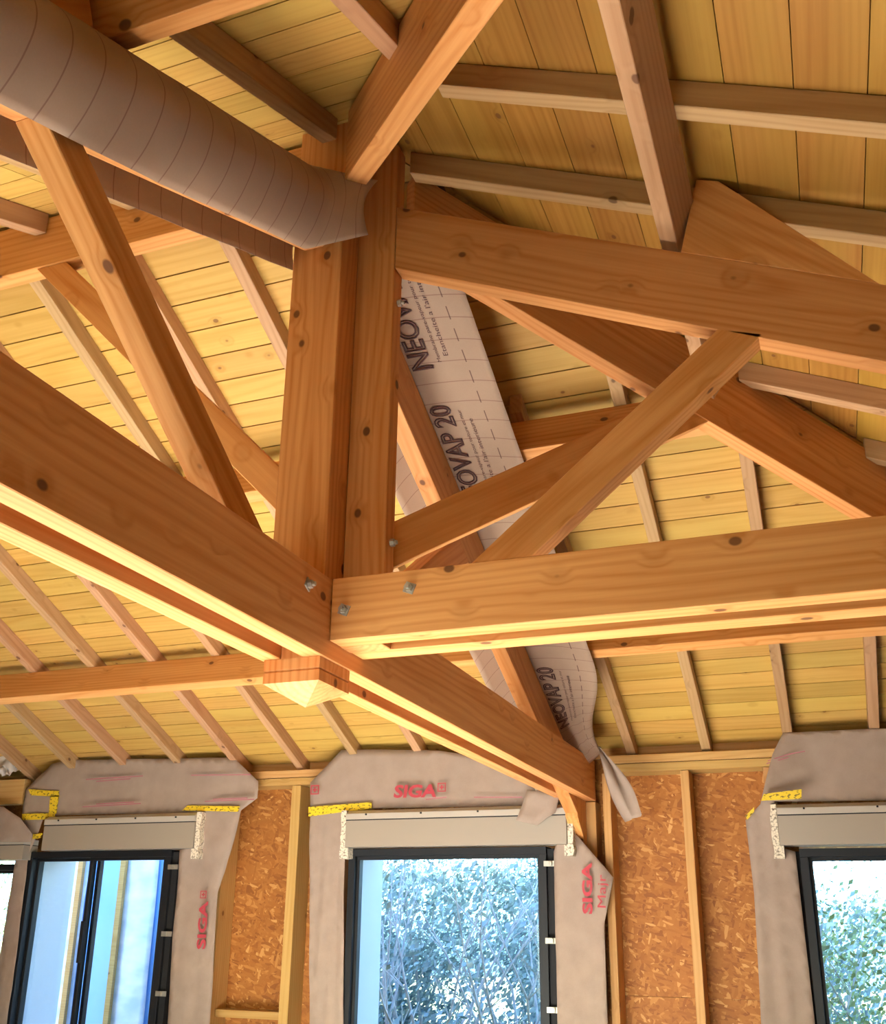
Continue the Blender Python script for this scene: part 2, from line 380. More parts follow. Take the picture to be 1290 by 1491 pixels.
# ------------------------------------------------------------------ shell
box('floor', (XL-0.2, YN-0.2, -HC/S-0.1), (XR+0.2, YF+0.25, -HC/S), M_FLOOR, bevel=0); tag(bpy.data.objects['floor'], kind='structure')
FZ = -HC/S
HEAD = 0.40
def wall(name, axis, at, thick, lo, hi, z1, holes, m):
    """a wall in plan units with rectangular holes (a0, a1, z0, z1)"""
    bm = bmesh.new()
    hs = sorted(holes); cuts = []
    a = lo
    for (a0, a1, z0, z1_) in hs:
        cuts += [(a, a0, FZ, z1), (a0, a1, FZ, z0), (a0, a1, z1_, z1)]; a = a1
    cuts.append((a, hi, FZ, z1))
    for (p, q, r, s) in cuts:
        if q-p < 1e-4 or s-r < 1e-4: continue
        if axis == 'X': add_box(bm, (p, at, r), (q, at+thick, s))
        else: add_box(bm, (at, p, r), (at+thick, q, s))
    c = W(((lo+hi)/2, at, 0)) if axis == 'X' else W((at, (lo+hi)/2, 0))
    o = finish(name, bm, Matrix.Translation(c), m); return tag(o, kind='structure')
WINS = {1: (-5.90, -4.50), 2: (-4.45, -3.40), 3: (-2.354, -1.296), 4: (-0.135, 0.93)}
ZB = -0.75
wb_ = wall('wall_back', 'X', 5.12, 0.16, XL-0.2, XR+0.2, 0.93, [(a-0.004, b+0.004, ZB-0.035, 0.37) for a, b in WINS.values()], M_OSB)
wall('wall_front', 'X', YN-0.2, 0.2, XL-0.2, XR+0.2, 0.98, [(-3.0, -0.60, -0.69, 0.02)], M_ABSORB)  # unseen opening, added and sized to land a sun patch under the beams
wall('wall_left', 'Y', XL-0.2, 0.2, YN-0.2, YF+0.3, 2.3, [], M_OSB)
wall('wall_right', 'Y', XR, 0.2, YN-0.2, YF+0.3, 0.85, [], M_ABSORB)

# roof decking: every board its own piece
def ceiling(name, corners, up):
    prism_pts = [(p[0], p[1], p[2]) for p in corners]
    o = prism(name, prism_pts, up, (1, 0, 0), M_ROOFSHEET, bevel=0); return tag(o, kind='structure')
def lift(p, fn, axis): return (p[0], p[1], fn(p[axis]) + RH)
off = PT*1.3 + 0.004
def roof_poly(pts, fn, axis): return [(p[0], p[1], fn(p[axis]) + RH + off) for p in pts]
apx = (NEARHIP-FARHIP)/2; apy = apx + FARHIP
yfe = YF+0.35
c_far = ceiling('ceiling', roof_poly([(XL-0.3, yfe), (yfe-FARHIP, yfe), (apx, apy), (XL-0.3, 2.1)], Fu, 1), (0, 0, 0.04))
yne = YN-0.35
c_near = ceiling('ceiling.001', roof_poly([(XL-0.3, 2.1), (apx, apy), (NEARHIP-yne, yne), (XL-0.3, yne)], Nu, 1), (0, 0, 0.04))
xhe = XR+0.3
c_hip = ceiling('ceiling.002', roof_poly([(apx, apy), (xhe, xhe+FARHIP), (xhe, NEARHIP-xhe)], Hu, 0), (0, 0, 0.04))

def plank_poly(parent, pts, fn, axis, grain, up, m=None):
    n = Vector(up).normalized()*PT
    prism('plank', [(p[0], p[1], fn(p[axis]) + RH) for p in pts], n, grain, m or M_BOARD, parent, bevel=0)
DY, GAP = 0.1, 0.0022
# far slope
k0 = -4
y = 2.463 + DY*k0
rows = []
while y < yfe: rows.append(y); y += DY
for r, y0 in enumerate(rows):
    a, b = max(y0, 2.102)+GAP, min(y0+DY, yfe)-GAP
    if b-a < 0.02: continue
    x = XL-0.25 + random.uniform(-1.5, 0); cuts = []
    while x < 2.3:
        x += random.choice((1.488, 1.86, 2.232)); cuts.append(-0.155+0.372*round((x+0.155)/0.372)+0.02)
    xa = XL-0.28
    for c in cuts + [99]:
        xe_a = min(c-0.001, a-FARHIP-0.004); xe_b = min(c-0.001, b-FARHIP-0.004)
        if xe_b - xa < 0.03: break
        plank_poly(c_far, [(xa, a), (xa, b), (xe_b, b), (max(xe_a, xa+0.005), a)], Fu, 1, (1, 0, 0), (0, T, 1))
        xa = c+0.001
        if c > b-FARHIP: break
# near slope
y = 2.098
while y > yne:
    b, a = y-GAP, y-DY+GAP
    x = XL-0.25 + random.uniform(-1.5, 0); cuts = []
    while x < 2.6: x += random.choice((1.44, 1.80, 2.16)); cuts.append(x)
    xa = XL-0.28
    for c in cuts + [99]:
        xe_a = min(c-0.001, NEARHIP-a-0.004); xe_b = min(c-0.001, NEARHIP-b-0.004)
        if xe_a - xa < 0.03: break
        plank_poly(c_near, [(xa, a), (xe_a, a), (max(xe_b, xa+0.005), b), (xa, b)], Nu, 1, (1, 0, 0), (0, -T, 1))
        xa = c+0.001
        if c > NEARHIP-a: break
    y -= DY
# hip slope
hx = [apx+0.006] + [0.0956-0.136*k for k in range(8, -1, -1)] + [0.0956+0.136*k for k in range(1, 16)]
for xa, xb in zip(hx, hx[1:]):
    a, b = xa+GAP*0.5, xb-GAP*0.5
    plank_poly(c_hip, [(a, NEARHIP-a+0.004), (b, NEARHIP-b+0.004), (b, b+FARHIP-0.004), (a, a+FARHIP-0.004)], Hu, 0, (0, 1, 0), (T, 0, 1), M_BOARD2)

# ------------------------------------------------------------------ rafters
RW = 0.045
def rafter_y(x, ya, yb, fn, label, group):
    za, zb = fn(ya), fn(yb)
    o = prism('rafter', [(x, ya, za), (x, yb, zb), (x, yb, zb+RH-0.001), (x, ya, za+RH-0.001)], (RW, 0, 0), (0, yb-ya, zb-za), M_RAFT)
    return tag(o, label, 'rafter', group)
def rafter_x(y, xa, xb, fn, label, group):
    za, zb = fn(xa), fn(xb)
    o = prism('rafter', [(xa, y, za), (xb, y, zb), (xb, y, zb+RH-0.001), (xa, y, za+RH-0.001)], (0, RW, 0), (xb-xa, 0, zb-za), M_RAFT)
    return tag(o, label, 'rafter', group)
GF = 'rafters of the far slope'; GN = 'rafters of the near slope'; GH = 'rafters of the hip slope'
XA0 = -1.14
left = [-1.625-0.3715*k for k in range(13)]
for k, x in enumerate(left):
    rafter_y(x, 2.135, 5.11, Fu, 'far slope rafter, %s to the left of the printed membrane strip' % ORD[k], GF)
rafter_y(-1.245, 2.25, 5.11, Fu, 'spruce rafter of the far slope running just above the membrane strip by the king post', GF)
for k, x in enumerate((-0.897, -0.535, -0.155, 0.217, 0.589, 0.96, 1.33)):
    rafter_y(x, x+FARHIP+0.075 if k else 3.02, 5.11, Fu, 'far slope rafter, %s to the right of the printed membrane strip' % ORD[k], GF)
for k, x in enumerate((-1.49, -1.845, -2.21, -2.57, -2.93, -3.3, -3.66, -4.02, -4.4, -4.8, -5.2, -5.6, -6.0)):
    rafter_y(x, -0.85, 2.065, Nu, 'spruce rafter of the near slope, %s to the left of the membrane-wrapped beam' % ORD[k], GN)
rafter_y(-1.123, -0.85, 1.98, Nu, 'spruce rafter of the near slope ending on the king post beside the wrapped beam', GN)
for k, (x, ye) in enumerate(((-0.775, 1.665), (-0.41, 1.30), (-0.05, 0.94), (0.31, 0.58), (0.67, 0.22))):
    rafter_y(x, -0.85, ye, Nu, 'near slope rafter, %s to the right of the wrapped beam, ending on the hip' % ORD[k], GN)
for y, nm in ((0.70, 'fourth on the near side of the hip truss'), (1.06, 'third on the near side of the hip truss'), (1.43, 'second on the near side of the hip truss'), (1.79, 'crossing above the hip purlin near the top edge'),
              (2.155, 'directly behind the triangular cleat'), (3.01, 'seen below the hip truss rafter beside the far hip'), (3.38, 'meeting the far hip rafter low down'), (3.75, 'nearest the far corner')):
    xs = max(NEARHIP-y+0.06, y-FARHIP+0.05, -0.93)
    rafter_x(y, xs, 1.98, Hu, 'spruce rafter of the hip slope, %s' % nm, GH)

# ------------------------------------------------------------------ truss A (runs away from the camera)
AX0, AX1 = -1.171, -1.111             # gap between the two tie planks
ta = root('tie_beam', (-1.141, 2.1, 0.590), 'double-plank spruce tie beam running from near left under the king post to the far wall', 'beam')
for x0, x1 in ((-1.111, -1.059), (-1.223, -1.171)):
    box('plank', (x0, YN, 0.590), (x1, 4.985, 0.786), M_BEAM, 'Y', ta)
for p in ((-1.059, 1.93, 0.735), (-1.059, 2.30, 0.67)): bolt(ta, p, (1, 0, 0))
o = prism('packing_block', [(AX0, 4.80, 0.62), (AX0, 4.80, 0.50), (AX0, 4.985, 0.36), (AX0, 4.985, 0.62)], (AX1-AX0, 0, 0), (0, 0, 1), M_BEAM)
tag(o, 'small wooden block wedged between the two tie beam planks where they reach the far wall', 'block')

GA_T, GA_B = 0.185, 0.385
def Abeam(fn, ya, yb, nm):
    return prism(nm, [(AX0, ya, fn(ya)-GA_B), (AX0, yb, fn(yb)-GA_B), (AX0, yb, fn(yb)-GA_T), (AX0, ya, fn(ya)-GA_T)], (AX1-AX0, 0, 0), (0, yb-ya, fn(yb)-fn(ya)), M_BEAM)
o = Abeam(Fu, 2.19, 4.80, 'principal_rafter'); tag(o, 'principal rafter under the printed membrane strip, falling from the king post to the far wall', 'rafter')
GA_T, GA_B = 0.122, 0.34
o = Abeam(Nu, -0.55, 2.005, 'principal_rafter'); tag(o, 'principal rafter inside the draped membrane, rising from near left to the king post', 'rafter')
NA_T, NA_B = GA_T, GA_B; GA_T, GA_B = 0.185, 0.385
# struts of truss A
def strutA(p0, p1, w, label, nm='strut'):
    d = (Vector(p1)-Vector(p0)).normalized(); n = Vector((0, -d.z, d.y))*w
    a, b = Vector(p0), Vector(p1)
    o = prism(nm, [a, b, b+n, a+n], (AX1-AX0, 0, 0), d, M_BEAM); return tag(o, label, 'strut')
sa = prism('strut', [(AX0, 1.74, 0.76), (AX0, 1.90, 0.76), (AX0, 1.085, 1.318), (AX0, 1.008, 1.284)], (AX1-AX0, 0, 0), (0, -0.7, 0.45), M_BEAM)
tag(sa, 'sloping strut from the near tie beam up to the membrane-wrapped principal rafter', 'strut')
sb = prism('strut', [(AX0, 2.33, 0.76), (AX0, 2.50, 0.76), (AX0, 3.21, 1.24), (AX0, 3.09, 1.30)], (AX1-AX0, 0, 0), (0, 0.7, 0.45), M_BEAM)
tag(sb, 'sloping strut behind the king post foot, mostly hidden by the hip strut', 'strut')

# king post with its pointed foot
kp = root('king_post', (-1.137, 2.10, 0.53), 'square spruce king post at the roof centre with a pointed foot below the tie beams', 'post')
KX0, KX1, KY0, KY1 = -1.212, -1.064, 2.018, 2.178
box('post_shaft', (KX0, KY0, 0.787), (KX1, KY1, 2.17), M_BEAM, 'Z', kp)
box('post_neck', (-1.170, KY0+0.005, 0.589), (-1.112, KY1-0.005, 0.787), M_BEAM, 'Z', kp, bevel=0)
bm = bmesh.new()
def sq(d, z): return [W((KX0+d, KY0+d, z)), W((KX1-d, KY0+d, z)), W((KX1-d, KY1-d, z)), W((KX0+d, KY1-d, z))]
prof = [(0.0, 0.589), (0.0, 0.563), (0.004, 0.560), (0.0, 0.557), (0.0, 0.532)]
prev = [bm.verts.new(p) for p in sq(*prof[0])]; bm.faces.new(prev)
for d, z in prof[1:]:
    cur = [bm.verts.new(p) for p in sq(d, z)]
    for i in range(4): bm.faces.new((prev[i], prev[(i+1) % 4], cur[(i+1) % 4], cur[i]))
    prev = cur
tip = bm.verts.new(W(((KX0+KX1)/2, (KY0+KY1)/2, 0.487)))
for i in range(4): bm.faces.new((prev[i], prev[(i+1) % 4], tip))
finish('post_foot', bm, frame(W((-1.138, 2.1, 0.55)), Vector((0, 0, 1)), Vector((0, 1, 0))), M_BEAM, kp)

hp = root('hip_post', (-1.005, 2.14, 0.63), 'thinner spruce half post bolted to the right of the king post', 'post')
box('post_shaft', (-1.062, 2.112, 0.632), (-0.950, 2.168, 2.12), M_BEAM, 'Z', hp)
bolt(hp, (-0.950, 2.14, 0.90), (1, 0, 0), plate=False); bolt(hp, (-0.950, 2.14, 1.60), (1, 0, 0), plate=False)

# ------------------------------------------------------------------ truss B (half truss to the right)
tb = root('tie_beam', (0.3, 2.14, 0.632), 'double-plank spruce tie beam running right from the king post, with two bolts', 'beam')
for y0, y1 in ((2.048, 2.110), (2.170, 2.236)):
    box('plank', (-1.057, y0, 0.632), (XR, y1, 0.787), M_BEAM, 'X', tb)
for p in ((-1.022, 2.048, 0.705), (-0.855, 2.048, 0.742)): bolt(tb, p, (0, -1, 0), r=0.0135)
PB0, PB1 = 2.112, 2.168
def pbt(x): return 1.904 - 0.4545*(x+0.954) - 0.002
def pbb(x): return 1.696 - 0.4545*(x+0.948)
o = prism('principal_rafter', [(-0.948, PB0, pbb(-0.948)), (1.75, PB0, pbb(1.75)), (1.75, PB0, pbt(1.75)), (-0.948, PB0, pbt(-0.948))], (0, PB1-PB0, 0), (1, 0, -T), M_BEAM)
tag(o, 'broad principal rafter of the hip truss, descending right from the half post', 'rafter')
o = prism('strut', [(-0.81, PB0, 0.74), (-0.66, PB0, 0.74), (-0.020, PB0, 1.288), (-0.118, PB0, 1.322)], (0, PB1-PB0, 0), (0.63, 0, 0.5), M_BEAM)
tag(o, 'orange strut crossing from the right-hand tie beam up to the hip truss rafter', 'strut')
o = prism('cleat', [(-0.188, PB0, pbt(-0.188)), (0.235, PB0, pbt(0.235)), (-0.085, PB0, 1.738), (-0.137, PB0, 1.757)], (0, 0.040, 0), (1, 0, -1), M_BEAM)
tag(o, 'triangular wooden cleat on the hip truss rafter holding the hip purlin', 'cleat')

# ------------------------------------------------------------------ purlins
CO, SI = 1/math.sqrt(1+T*T), T/math.sqrt(1+T*T)
def purlinX(x0, x1, yt, fn, sgn, h, w, label, skew0=0.0, skew1=0.0):
    """box set square to the slope; yt = plan y of its camera-side top edge; sgn +1 slope falls with +y"""
    def ring(x, k):
        dn = Vector((0, -SI*sgn, -CO)); al = Vector((0, CO, -SI*sgn))
        a = Vector((x, yt, fn(yt)-0.001))
        pts = [a, a+al*w, a+al*w+dn*h, a+dn*h]
        for p in pts: p.x += (p.y-yt)*k
        return pts
    bm = bmesh.new(); add_hull(bm, [W(p) for p in ring(x0, skew0)], [W(p) for p in ring(x1, skew1)])
    c = W(((x0+x1)/2, yt, fn(yt)-h/2))
    o = finish('purlin', bm, frame(c, Vector((1, 0, 0)), Vector((0, SI*sgn, CO))), M_BEAM, None, BV)
    return tag(o, label, 'purlin', 'roof purlins')
h1, h2 = 0.160, 0.158
purlinX(XL, (3.055-FARHIP-0.06), 3.055, Fu, 1, h1, 0.055, 'upper purlin of the far slope, seen between the printed membrane and the orange strut', skew1=1.0)
purlinX(XL, (4.061-FARHIP-0.06), 4.061, Fu, 1, h2, 0.055, 'lower purlin of the far slope, long beam passing just behind the king post foot', skew1=1.0)
purlinX(XL, (NEARHIP-1.06-0.06), 1.067, Nu, -1, 0.110, 0.060, 'near slope purlin at the upper left, resting on the membrane-wrapped beam')
# hip purlin
def ringH(y):
    dn = Vector((-SI, 0, -CO)); al = Vector((CO, 0, -SI)); xt = -0.148
    a = Vector((xt, y, Hu(xt)-0.001)); w, h = 0.045, 0.118
    return [a, a-al*w, a-al*w+dn*h, a+dn*h]
bm = bmesh.new(); add_hull(bm, [W(p) for p in ringH(1.22)], [W(p) for p in ringH(3.0)])
o = finish('purlin', bm, frame(W((-0.19, 2.0, 1.65)), Vector((0, 1, 0)), Vector((SI, 0, CO))), M_RAFT, None, BV)
tag(o, 'hip slope purlin coming down from the top edge onto the cleat', 'purlin', 'roof purlins')
# cleat under the near purlin
o = prism('cleat', [(-1.166, 0.74, Nu(0.74)-NA_T+0.004), (-1.166, 1.100, Nu(1.100)-NA_T+0.004), (-1.166, 1.06, Nu(1.06)-0.012)], (0.050, 0, 0), (0, 1, 1), M_BEAM)
tag(o, 'wooden cleat behind the near purlin at the top left corner', 'cleat')

# ridge beam and its brace
o = box('ridge_beam', (XL, 2.07, 1.975), (KX0-0.002, 2.13, 2.165), M_BEAM, 'X'); tag(o, 'spruce ridge beam running left from the top of the king post', 'beam')
o = prism('brace', [(KX0-0.001, 2.076, 0.972), (KX0-0.001, 2.076, 1.095), (-2.075, 2.076, 1.974), (-2.19, 2.076, 1.974)], (0, 0.05, 0), (-1, 0, 1.03), M_BEAM)
tag(o, 'diagonal brace from the king post up to the ridge beam', 'brace')

# ------------------------------------------------------------------ hip rafters
HW = 0.058
d45 = Vector((1, 1, 0)).normalized(); s45 = Vector((1, -1, 0)).normalized()
def hipbeam(name, a, b, za, zb, depth, side, label, cat, m=M_BEAM):
    """a, b: plan points of the centre line; za, zb: bottom heights"""
    h = side*HW/2
    A, B = Vector((a[0], a[1], za)), Vector((b[0], b[1], zb))
    o = prism(name, [A-h, B-h, B-h+Vector((0, 0, depth)), A-h+Vector((0, 0, depth))], side*HW, B-A, m)
    return tag(o, label, cat)
def hz(y): return 2.828 - T*y
hipbeam('hip_rafter', (-0.955, 2.223), (1.75, 1.75+FARHIP), hz(2.223), hz(1.75+FARHIP), 0.262, s45, 'far hip rafter descending right from the half post, dark face with a pale lower edge', 'rafter')
nd = Vector((-0.385+0.911, 1.30-1.896, 0)).normalized(); ns = Vector((nd.y, -nd.x, 0))
ns = ns if ns.x > 0 else -ns
A_, B_ = Vector((-0.911, 1.896, 1.833)), Vector((-0.385, 1.30, 1.565))
dirn = (B_-A_)
A0 = A_ - dirn*0.13; B0 = A_ + dirn*4.2
nh = prism('hip_rafter', [A0, B0, B0+Vector((0, 0, 0.235)), A0+Vector((0, 0, 0.235))], -ns*0.058, dirn, M_BEAM)
tag(nh, 'near hip rafter rising from the king post to the top edge of the view', 'rafter')
HSW = 0.055
p0, p1 = Vector((-0.985, 2.195, 0.845)), Vector((-0.225, 2.955, 1.515))
pd = (p1-p0).normalized(); up = s45.cross(pd); up = up if up.z > 0 else -up
hs = prism('strut', [p0-s45*HSW/2, p1-s45*HSW/2, p1-s45*HSW/2+up*0.125-pd*0.05, p0-s45*HSW/2+up*0.105], s45*HSW, pd, M_BEAM)
tag(hs, 'grey-brown strut rising from the king post foot to the far hip rafter', 'strut')

# ------------------------------------------------------------------ membranes on truss A
def ray(u, v):
    """direction of an image point of the photograph, used once to read sizes off the wall plane"""
    return _r2*((u-CXP)/FPX) - _u2*((v-CYP)/FPX) + _f
def onwall(u, v, y):
    d = ray(u, v); k = y/d.y; return (d.x*k, y, d.z*k)
def nz(x, y, z, sc): return noise.noise(Vector((x, y, z))*sc)
def xpt(x, y, z): return W((x, y, z))
# far strip: lies on the principal rafter, flaps out on both sides
YA, YB = 2.28, 4.86
def far_pt(u, v):
    """u 0..1 down the slope, v: plan distance from the right edge of the rafter (negative = over the top and to the left)"""
    y = YA + (YB-YA)*u
    z = Fu(y)-GA_T+0.006
    k = max(0.0, min(1.0, (y-4.0)/0.75)); k = k*k*(3-2*k)
    x = AX1 + v
    if v > 0:
        x = AX1 + v*(1-0.56*k)
        z += -0.035*(v/0.27)**2*(1-k) + 0.085*k*(v/0.27)**0.7 + 0.006*nz(x, y, 1.0, 7.0)*(v/0.27)
        y -= 0.02*math.sin(v*9)*k
        z += 0.004*math.sin(v*70+y*3)*k
        q = max(0.0, min(1.0, (y-4.58)/0.28)); q = 0.88*q*q*(3-2*q)
        x += (-0.985-x)*q; z += (0.815-z)*q
    elif v < -0.06:
        q = (-v-0.06)/0.20
        x = AX0 - q*0.14; z -= 0.10*q*q + 0.01*nz(x, y, 3.0, 6.0)*q
    return W((x, y, z))
LEN = (YB-YA)*S/CO
ms = root('membrane_strip', (-1.0, 3.2, 1.4), 'printed beige membrane strip lying on the far principal rafter with its flaps sticking out', 'membrane')
sheet('sheet', lambda a, b: far_pt(a, -0.26+0.53*b), 90, 22, Matrix.Translation(W((-1.0, 3.2, 1.4))), M_MEMBG, ms, uv=lambda a, b: (a*LEN, (-0.26+0.53*b)*S))
def far_map(u0, v0):
    def f(a, b, n):
        # text reads up the slope, its head towards the rafter
        u = u0 - a/LEN; v = v0 - b/S
        p = far_pt(u, v); p.z -= 0.004 + 0.0; p.z += n*0.15
        return p
    return f
def utop(y): return (y-YA)/(YB-YA)
for yl, s in ((2.63, 'NEOVAP 20'), (3.20, 'NEOVAP 20'), (3.84, 'NEOVAP 20'), (4.50, 'NEOVAP 20')):
    lettering('lettering', s, far_map(utop(yl), 0.082), M_INK, ms, 0.100, outline=0.030, width=0.62)
    lettering('lettering', 'Membrane pare-vapeur pour toiture et mur', far_map(utop(yl-0.02), 0.118), M_INK, ms, 0.022, width=0.56)
    lettering('lettering', 'Etancheite a l\'air interieure', far_map(utop(yl-0.04), 0.144), M_INK, ms, 0.022, width=0.48)
# twisted tail hanging where the strip meets the wall
def tail(a, b):
    y = 4.74+0.02*a; c = Vector((-0.985+0.150*a, y, 0.815-0.335*a))
    w = 0.012 + 0.045*math.sin(min(1, a*1.15)*math.pi*0.55)
    th = 0.9 - 1.5*a; r = (b-0.5)*2*w
    return W((c.x + r*math.cos(th)+0.006*math.sin(b*12+a*5), c.y + r*math.sin(th)+0.012*math.cos(b*9), c.z+0.012*(b-0.5)*a*2))
sheet('twisted_tail', tail, 24, 8, Matrix.Translation(W((-0.9, 4.75, 0.65))), M_MEMB, ms)

# near strip: draped over the principal rafter, both flaps hanging
nw = root('membrane_strip', (-1.1, 1.3, 1.5), 'beige membrane draped over the near principal rafter, its cut end hanging before the king post', 'membrane')
NYA, NYB = 0.30, 2.00
def near_sec(y, b):
    zt, zb = Nu(y)-NA_T+0.006, Nu(y)-0.385+0.035*max(0.0, 1.3-y)
    bul = 0.074*math.sin(math.pi*min(1, b*0.97))**0.85*(1-0.25*b)
    return W((AX1+0.006+bul+0.004*nz(y*2, b*2, 0.5, 2.0), y, zt+(zb-zt)*b))
E0, E1 = W(onwall(550, 263, 1.99)), W(onwall(536, 342, 1.975))
def near_right(a, b):
    y = NYA + (1.885-NYA)*min(1.0, a/0.86); p = near_sec(y, b)
    if a > 0.86:
        t = (a-0.86)/0.14; q = E0.lerp(E1, b) + Vector((-0.02*math.sin(math.pi*b), -0.03*math.sin(math.pi*b), 0))
        p = p.lerp(q, t**1.15)
    return p
NL = (NYB-NYA)*S/CO
sheet('sheet', near_right, 70, 18, Matrix.Translation(W((-1.1, 1.3, 1.5))), M_MEMBG, nw, uv=lambda a, b: (a*NL, b*0.2))
def near_left(a, b):
    y = NYA + (2.04-NYA)*a
    zt, zb = Nu(y)-NA_T+0.008, Nu(y)-0.385
    if b < 0.3:
        t = b/0.3; return W((AX1+0.006 + (AX0-0.008-AX1-0.006)*t, y, zt + 0.004*math.sin(math.pi*t)))
    t = (b-0.3)/0.7
    return W((AX0-0.008-0.05*math.sin(t*2.2) - 0.004*nz(y*3, t, 2.5, 2.0), y, zt + (zb-zt)*t))
sheet('sheet', near_left, 60, 18, Matrix.Translation(W((-1.2, 1.3, 1.5))), M_MEMBG, nw, uv=lambda a, b: (a*NL, b*0.2))

# ------------------------------------------------------------------ far wall framing
YO, YS = 5.12, 4.96                # OSB face, stud face
for (a, b) in ((XL, -5.97), (-3.32, -2.46), (-1.20, -0.24), (1.02, XR)):
    x = a
    zs = [(FZ, -0.30), (-0.298, 0.74)] if a > -2 else [(FZ, 0.02), (0.022, 0.74)]
    for z0, z1 in zs: box('osb_board', (a, YO-0.010, z0), (b, YO-0.0005, z1), M_OSB, 'X', wb_, bevel=0)
for (a, b) in WINS.values():
    box('osb_board', (a-0.022, YO-0.010, 0.375), (b+0.022, YO-0.0005, 0.74), M_OSB, 'X', wb_, bevel=0)
    box('osb_board', (a-0.022, YO-0.010, FZ), (b+0.022, YO-0.0005, ZB), M_OSB, 'X', wb_, bevel=0)
for z0, z1, y0 in ((0.722, 0.762, YS), (0.765, 0.805, YS)):
    for a, b in ((XL, -3.05), (-3.048, -1.28), (-0.998, XR)):
        box('top_plate', (a, y0, z0), (b, YO-0.011, z1), M_STUD, 'X', wb_)
box('eave_board', (XL, 5.06, 0.807), (XR, 5.085, 0.93), M_STUD, 'X', wb_)
def stud(x0, x1, label, y0=YS, z1=0.72, m=M_STUD):
    o = box('stud', (x0, y0, FZ), (x1, YO-0.011, z1), m, 'Z'); return tag(o, label, 'stud', 'wall studs')
stud(-3.205, -3.150, 'wall stud at the right edge of the sliding window membrane')
stud(-2.745, -2.690, 'pale wall stud in the bare OSB strip left of the middle window')
stud(-2.46, -2.415, 'wall stud hidden behind the left edge of the middle window membrane')
stud(-1.20, -1.145, 'wall stud hidden behind the right edge of the middle window membrane')
stud(-1.118, -1.064, 'yellowish wall stud under the end of the long tie beam', y0=4.99, z1=0.588)
stud(-1.020, -0.982, 'wall stud just right of the long tie beam end')
stud(-0.640, -0.600, 'single wall stud in the bare OSB right of the middle window')
stud(-0.26, -0.215, 'wall stud hidden behind the left edge of the right-hand window membrane')
o = box('rail', (-3.148, 5.0, -0.47), (-2.747, YO-0.012, -0.432), M_STUD, 'X'); tag(o, 'short horizontal timber rail between studs left of the middle window', 'rail')
o = box('lintel', (-5.6, 4.90, 0.665), (-4.56, YS-0.002, 0.815), M_STUD, 'X'); tag(o, 'horizontal timber lintel at the far left edge above the cut-off window', 'lintel')

# ------------------------------------------------------------------ windows
YW0, YW1 = 4.90, 4.985              # face and back of the window frames
def ringbox(bm, x0, x1, z0, z1, t, y0, y1):
    add_box(bm, (x0, y0, z1-t), (x1, y1, z1)); add_box(bm, (x0, y0, z0), (x1, y1, z0+t))
    add_box(bm, (x0, y0, z0+t), (x0+t, y1, z1-t)); add_box(bm, (x1-t, y0, z0+t), (x1, y1, z1-t))
def window(n, x0, x1, ztop, sliding=False, brackets='R', rev=True):
    w = root('window_%d' % n, ((x0+x1)/2, YW0, ZB), kind='structure')
    M = Matrix.Translation(W(((x0+x1)/2, YW0, 0)))
    bm = bmesh.new(); ringbox(bm, x0, x1, ZB, ztop, 0.036, YW0, YW1+0.02); finish('frame', bm, M, M_ALU, w, 0.002)
    def sash(a, b, y0):
        bm = bmesh.new(); ringbox(bm, a, b, ZB+0.03, ztop-0.03, 0.022, y0, y0+0.035); f = finish('sash', bm, M, M_ALU, w, 0.0015)
        bm = bmesh.new(); add_box(bm, (a+0.018, y0+0.016, ZB+0.05), (b-0.018, y0+0.020, ztop-0.05)); finish('pane', bm, M, M_GLASS, f)
        return f
    if sliding:
        mid = x0 + (x1-x0)*0.455
        sash(x0+0.03, mid+0.035, YW0+0.045)
        f = sash(mid-0.01, x1-0.03, YW0+0.008)
        bm = bmesh.new(); add_box(bm, (mid-0.006, YW0-0.012, -0.22), (mid+0.016, YW0+0.010, 0.0)); finish('handle', bm, M, M_RUB, f, 0.002)
    else:
        sash(x0+0.03, x1-0.03, YW0+0.03)
    # black expansion gap and fixing brackets on the side away from the hinge
    sx = x1 if brackets == 'R' else x0
    g0, g1 = (x1, x1+0.035) if brackets == 'R' else (x0-0.02, x0)
    bm = bmesh.new(); add_box(bm, (g0, YW0+0.02, ZB), (g1, YW1+0.03, ztop-0.01)); finish('seal', bm, M, M_RUB, w)
    if brackets == 'R':
        for z in (0.29, -0.06, -0.36, -0.62):
            bm = bmesh.new(); add_box(bm, (x1-0.012, YW0-0.006, z-0.013), (x1+0.055, YW0-0.001, z+0.013)); add_box(bm, (x1+0.018, YW0-0.02, z-0.010), (x1+0.030, YW0-0.006, z+0.010))
            finish('bracket', bm, M, M_STEEL, w, 0.001)
    # outside reveal
    bm = bmesh.new()
    add_box(bm, (x0+0.0, YW1+0.02, ZB), (x0+0.02, 5.30, ztop-0.02)); add_box(bm, (x1-0.02, YW1+0.02, ZB), (x1, 5.30, ztop-0.02))
    add_box(bm, (x0+0.02, YW1+0.02, ZB-0.03), (x1-0.02, 5.34, ZB))
    finish('reveal', bm, M, M_BLUEREV, w)
    return w
window(1, -5.90, -4.50, 0.315, brackets='L')
window(2, -4.45, -3.448, 0.382, sliding=True)
window(3, -2.354, -1.296, 0.371)
window(4, -0.135, 0.93, 0.345, brackets='L')

